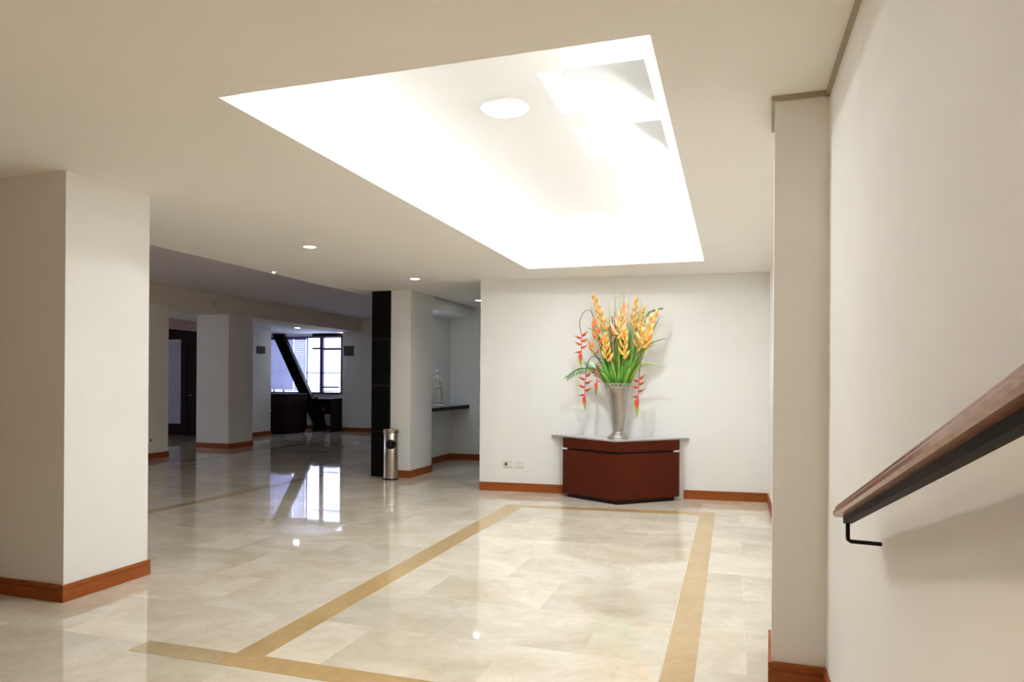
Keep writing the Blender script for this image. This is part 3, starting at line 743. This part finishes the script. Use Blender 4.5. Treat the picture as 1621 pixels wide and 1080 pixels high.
def frond(pts, nleaf, leafl, cols, lab, group=None, both=True, droop=.3, ang=.9):
    P = smooth_pts(pts, 6); o0 = P[0]; b = MB()
    t = thing('palm_frond', lab, 'leaf', tuple(o0), group=group)
    MB().tube([p - o0 for p in P], [.004*(1-.7*i/len(P)) for i in range(len(P))], 6).build('midrib', M_STEMG, t, True)
    n = len(P)
    for k in range(nleaf):
        f = .30 + .68 * k / (nleaf - 1); i = min(n - 2, int(f * (n - 1)))
        p = P[i]; tg = (P[i+1] - P[i]).normalized(); sd = tg.cross(Vector((0, 1, 0))).normalized()
        for s_ in ((-1, 1) if both else (1,)):
            dv = (tg * 1.0 + sd * s_ * ang + Vector((0, RZD.uniform(-.3, .1), -droop))).normalized()
            l_ = leafl * (1 - .5 * f) * RZD.uniform(.85, 1.1)
            q0 = p - o0; q1 = q0 + dv*l_*.5; q2 = q0 + dv*l_ + Vector((0, 0, -droop*l_*.3))
            w = .0055; pr = dv.cross(Vector((0, 1, 0))).normalized()
            b.loft([[q - pr*ww, q + Vector((0, -.0008, 0)), q + pr*ww, q + Vector((0, .0008, 0))] for q, ww in ((q0, w*.5), (q1, w), (q2, .0006))], cols=[ramp(cols, 0), ramp(cols, .5), ramp(cols, 1)])
    b.build('leaflets', M_LEAF, t, True)
    return t

upright((408, 345), (338, 140), B_YEL, 'orange and yellow heliconia, tallest and leaning to the upper left', 10, 34, -.02)
upright((372, 430), (345, 310), B_ORG, 'short deep orange heliconia at the left beneath the tallest one', 5, 40, -.06)
upright((490, 400), (538, 215), B_PEA, 'broad pale peach heliconia at the centre of the bouquet', 9, 48, -.08)
upright((583, 335), (598, 165), B_YEL, 'slim yellow heliconia high right of the broad peach one', 9, 32, .02)
upright((612, 480), (648, 225), B_YEL, 'slim orange heliconia rising steeply on the right side', 11, 30, -.04)
upright((648, 462), (716, 275), B_YEL, 'bright yellow-orange heliconia leaning furthest right', 9, 48, -.09)
upright((532, 530), (540, 370), B_YEL, 'yellow-orange heliconia low at the front centre', 8, 36, -.12)
upright((432, 550), (415, 400), B_YEL, 'yellow-orange heliconia low at the front left of centre', 9, 34, -.11)
upright((450, 430), (455, 275), B_RED, 'dark red slender heliconia left of the broad peach one', 8, 22, -.03, stem=M_STEMB)
upright((345, 500), (318, 440), B_ORG, 'stubby olive and orange heliconia at the left edge of the bouquet', 4, 30, -.05)

hanging([(400, 520, .0), (360, 330, -.04), (325, 225, -.08), (290, 222, -.12), (262, 275, -.14), (262, 330, -.14)], [(274, 385), (272, 440), (270, 500)], 'red heliconia hanging from the high looping stem at far left', 6, 46, mouth=fp(440, 735, -.03), tip=92)
hanging([(400, 560, -.05), (345, 520, -.10), (318, 545, -.13), (304, 600, -.14)], [(300, 650), (296, 720), (296, 780)], 'red heliconia hanging lowest left of the vase', 6, 50, mouth=fp(430, 735, -.06), tip=96)
hanging([(420, 600, -.06), (385, 560, -.11), (368, 575, -.13)], [(366, 595), (372, 640), (370, 690)], 'darker red heliconia hanging close against the left of the vase rim', 5, 34, mouth=fp(440, 735, -.08), tip=88, kind=B_RED)
hanging([(590, 560, -.04), (640, 480, -.10), (640, 530, -.13), (634, 600, -.14)], [(630, 665), (628, 720), (624, 790)], 'red heliconia hanging at the right of the vase', 6, 46, mouth=fp(560, 735, -.05), tip=120)

GA, GB, GC = (.07, .20, .015), (.20, .38, .03), (.42, .55, .10)
OL, BRN = (.22, .24, .05), (.16, .10, .05)
GL = 'tall narrow blades in the bouquet'
tops = [(345, 150, 0, 5), (365, 200, 1, 7), (388, 250, 0, 8), (420, 125, 0, 5), (410, 230, 1, 12), (462, 100, 2, 6), (455, 200, 2, 7), (478, 180, 1, 8), (497, 82, 1, 9), (505, 130, 1, 7), (520, 88, 2, 6), (488, 260, 0, 9),
        (555, 240, 0, 9), (575, 190, 1, 7), (605, 138, 1, 8), (615, 180, 1, 6), (630, 145, 0, 7), (643, 160, 1, 8), (660, 165, 1, 6), (610, 300, 2, 9), (625, 250, 2, 8), (470, 330, 2, 9), (520, 300, 0, 10), (665, 215, 0, 7), (560, 330, 2, 9)]
for (tx, ty, kc, wpx) in tops:
    m0 = fp(492 + (tx - 492) * .34 + RZD.uniform(-10, 10), 740, RZD.uniform(-.02, .06)); dyt = RZD.uniform(.0, .10)
    cols = [[(0, GA), (.5, GB), (1, GC)], [(0, GB), (.5, (.30, .44, .06)), (1, (.52, .60, .18))], [(0, OL), (.5, BRN), (1, (.20, .20, .06))]][kc]
    lab = ['tall dark green narrow leaf blade standing in the bouquet', 'tall light green narrow leaf blade standing in the bouquet', 'tall brownish narrow leaf blade standing in the bouquet'][kc]
    mid = m0.lerp(fp(tx, ty, dyt), .5) + Vector(((tx - 492) * -.06 * SX, 0, 0))
    blade([Vector((VX, VY, ZT + .35)).lerp(m0, .7), m0, mid, fp(tx, ty, dyt)], wpx * 1.9 * SX, cols, lab, group=GL, fold=.5, twist=RZD.uniform(-.5, .5))
for k in range(46):
    tx = RZD.gauss(505, 78); tx = min(655, max(372, tx)); ty = RZD.uniform(230, 520) + abs(tx - 505) * .25
    kc = RZD.choice((0, 0, 1, 2, 1))
    m0 = fp(492 + (tx - 492) * .30 + RZD.uniform(-10, 10), 740, RZD.uniform(-.04, .05)); dyt = RZD.uniform(-.07, .09)
    cols = [[(0, GA), (.5, (.06, .17, .015)), (1, GB)], [(0, GB), (.5, (.24, .38, .05)), (1, (.46, .56, .16))], [(0, OL), (.5, BRN), (1, (.24, .20, .07))]][kc]
    lab = ['tall dark green narrow leaf blade standing in the bouquet', 'tall light green narrow leaf blade standing in the bouquet', 'tall brownish narrow leaf blade standing in the bouquet'][kc]
    blade([Vector((VX, VY, ZT + .35)).lerp(m0, .7), m0, m0.lerp(fp(tx, ty, dyt), .5) + Vector(((tx - 492) * -.05 * SX, 0, 0)), fp(tx, ty, dyt)], RZD.uniform(9, 17) * SX, cols, lab, group=GL, fold=.6, twist=RZD.uniform(-.8, .8))
# broad front leaves above the rim
GL2 = 'broad green leaves above the vase rim'
for (mx, tx, ty, w_, dy_) in ((430, 352, 560, 34, -.10), (445, 395, 540, 44, -.13), (462, 430, 520, 36, -.09), (480, 460, 545, 34, -.14), (500, 500, 480, 30, -.05), (520, 560, 540, 40, -.12), (540, 590, 500, 34, -.08),
                              (552, 620, 500, 30, -.06), (450, 375, 470, 24, .0), (530, 545, 400, 30, .02), (560, 600, 420, 26, .0), (475, 440, 420, 26, .0), (548, 575, 590, 34, -.12), (505, 530, 580, 36, -.12), (438, 400, 620, 34, -.14),
                              (470, 478, 330, 30, .04), (540, 562, 350, 34, .04), (420, 385, 380, 24, .03), (560, 612, 360, 26, .03), (590, 660, 470, 18, .03), (492, 510, 620, 30, -.13), (460, 455, 610, 30, -.14)):
    mx = 492 + (mx - 492) * .56
    m0 = fp(mx, 735, dy_ * .35); tp = fp(tx, ty, dy_)
    c0 = RZD.choice([[(0, GB), (.5, (.07, .24, .02)), (1, (.14, .36, .04))], [(0, (.22, .38, .03)), (.6, (.13, .34, .03)), (1, (.30, .48, .07))], [(0, GA), (.6, (.05, .18, .02)), (1, (.12, .30, .03))]])
    blade([m0 - Vector((0, 0, .04)), m0, m0.lerp(tp, .55) + Vector((0, -.02, .01)), tp], w_ * .85 * SX, c0, 'broad bright green leaf rising just above the vase rim', name='broad_leaf', group=GL2, fold=.3, twist=RZD.uniform(-.4, .4),
          prof=lambda f: (.25 + .75*math.sin(min(1, f*1.6)*math.pi/2)) * (1 - max(0, (f-.45)/.55)**2))
# dense stalks inside the mouth
GS = 'green stalks filling the vase mouth'
for k in range(26):
    x_ = 434 + k * 4.6; m0 = fp(x_, 730, RZD.uniform(-.045, .05)); tp = fp(492 + (x_ - 492) * 1.7 + RZD.uniform(-14, 14), RZD.uniform(430, 580), RZD.uniform(-.04, .08))
    blade([m0 - Vector((0, 0, .03)), m0, m0.lerp(tp, .5), tp], 13 * SX * 1.5, [(0, (.24, .40, .03)), (.5, RZD.choice([GB, OL, (.12, .30, .02)])), (1, RZD.choice([GC, GB, BRN]))], 'slim green stalk packed in the vase mouth', name='green_stalk', group=GS, fold=.6, twist=.5)
# arching single leaves
blade([fp(545, 726, -.02), fp(585, 640, -.06), fp(640, 578, -.10), fp(700, 566, -.12), fp(792, 592, -.13)], 17 * SX, [(0, GB), (.6, (.30, .45, .10)), (1, (.40, .50, .25))], 'green leaf arching low out to the right above the vase rim', name='arching_leaf')
blade([fp(545, 726, .0), fp(600, 560, -.03), fp(690, 440, -.05), fp(795, 403, -.06)], 14 * SX, [(0, GA), (.6, GB), (1, OL)], 'long thin green leaf pointing right at mid height', name='arching_leaf')
blade([fp(545, 726, .02), fp(610, 540, .0), fp(665, 470, -.02), fp(732, 442, -.02)], 13 * SX, [(0, GB), (.6, GC), (1, GC)], 'short pale green leaf pointing right below the mid-height one', name='arching_leaf')
blade([fp(545, 726, .02), fp(640, 470, .02), fp(705, 345, .0), fp(752, 252, .0)], 14 * SX, [(0, GB), (.6, (.35, .48, .12)), (1, (.20, .30, .08))], 'green leaf tip rising behind the rightmost heliconia', name='arching_leaf')
blade([fp(430, 730, .02), fp(400, 500, .02), fp(350, 360, -.02), fp(293, 327, -.02)], 10 * SX, [(0, GB), (.6, GA), (1, (.10, .18, .08))], 'short dark leaf tip pointing left below the looping stem', name='arching_leaf')
blade([fp(440, 730, .02), fp(380, 480, .02), fp(330, 260, .0), fp(310, 175, .0)], 7 * SX, [(0, GB), (.6, GC), (1, OL)], 'thin grey-green blade beside the looping stem', name='arching_leaf')
frond([fp(440, 730, -.04), fp(380, 620, -.10), fp(300, 600, -.13), fp(235, 615, -.13), (fp(180, 655, -.12))], 16, .13, [(0, (.16, .36, .08)), (1, (.12, .20, .12))], 'feathery green palm frond drooping to the left of the vase', droop=.35, ang=.55)
frond([fp(545, 726, .04), fp(610, 420, .04), fp(665, 260, .02), fp(700, 222, .02), fp(760, 208, .02)], 14, .05, [(0, (.10, .20, .05)), (1, (.08, .13, .08))], 'dark feathery frond tip at the upper right of the bouquet', droop=.2, ang=.5)
blade([fp(440, 725, -.03), fp(390, 640, -.08), fp(330, 585, -.10), fp(285, 545, -.10)], 60 * SX, [(0, GB), (.5, (.30, .50, .30)), (1, (.42, .60, .42))], 'pale green broad leaf behind the lower left hanging heliconia', name='broad_leaf', fold=.15,
      prof=lambda f: (.1 + .9*math.sin(min(1, f*1.5)*math.pi/2)) * (1 - max(0, (f-.5)/.5)**2))

# ------------------------------------------------------------------ handrail
sl = (1.35 - .996) / (2.162 - .896)
hy0, hy1 = 2.185, .30
hr = thing('handrail', 'moulded brown wooden handrail on black iron brackets rising along the right wall', 'handrail', (.313, 2.162, 0))
def rz_(y): return .996 + (2.162 - y) * sl
prof = [(-.036, .012), (-.036, .022), (-.031, .028), (-.031, .034), (-.026, .040), (-.014, .043), (-.010, .049), (.010, .049), (.014, .043), (.026, .040), (.031, .034), (.031, .028), (.036, .022), (.036, .012), (.030, .006), (-.030, .006)]
MB().loft([[(x, y - 2.162, rz_(y) + z + .018) for x, z in prof] for y in (hy0, hy1)]).build('rail', M_RAIL, hr)
MB().loft([[(x, y - 2.162, rz_(y) + z) for x, z in ((-.011, .006), (.011, .006), (.011, .026), (-.011, .026))] for y in (hy0 - .012, hy1)]).build('iron_bar', M_RAILM, hr)
for y in (2.162, .896):
    z_ = rz_(y)
    b = MB().tube([(0, y - 2.162, z_ + .008), (0, y - 2.162, z_ - .030), (.001, y - 2.162, z_ - .040), (.008, y - 2.162, z_ - .045), (.086, y - 2.162, z_ - .047)], .0058, 10)
    b.build('bracket', M_BLACKM, hr, True)

# ------------------------------------------------------------------ daylight, lamps, camera
wd = bpy.data.worlds.new('daylight'); scene.world = wd; wd.use_nodes = True
bg = wd.node_tree.nodes['Background']; bg.inputs[0].default_value = (.66, .74, 1, 1); bg.inputs[1].default_value = 3.6

cam = bpy.data.cameras.new('camera'); cam.sensor_width = 36; cam.lens = FPX / 1621 * 36
cam.shift_y = (CY - 540) / 1621; cam.clip_start = .02; cam.clip_end = 100
co = bpy.data.objects.new('camera', cam); COL.objects.link(co)
co.matrix_world = Matrix.Translation(CAMP) @ CAMR.to_4x4()
scene.camera = co
scene.view_settings.view_transform = 'Standard'; scene.view_settings.look = 'None'
scene.view_settings.exposure = .86; scene.view_settings.gamma = 1; scene.view_settings.use_curve_mapping = False
scene.cycles.use_denoising = True
scene.cycles.max_bounces = 14; scene.cycles.diffuse_bounces = 9; scene.cycles.glossy_bounces = 5
scene.cycles.sample_clamp_indirect = 12
scene.cycles.use_light_tree = True
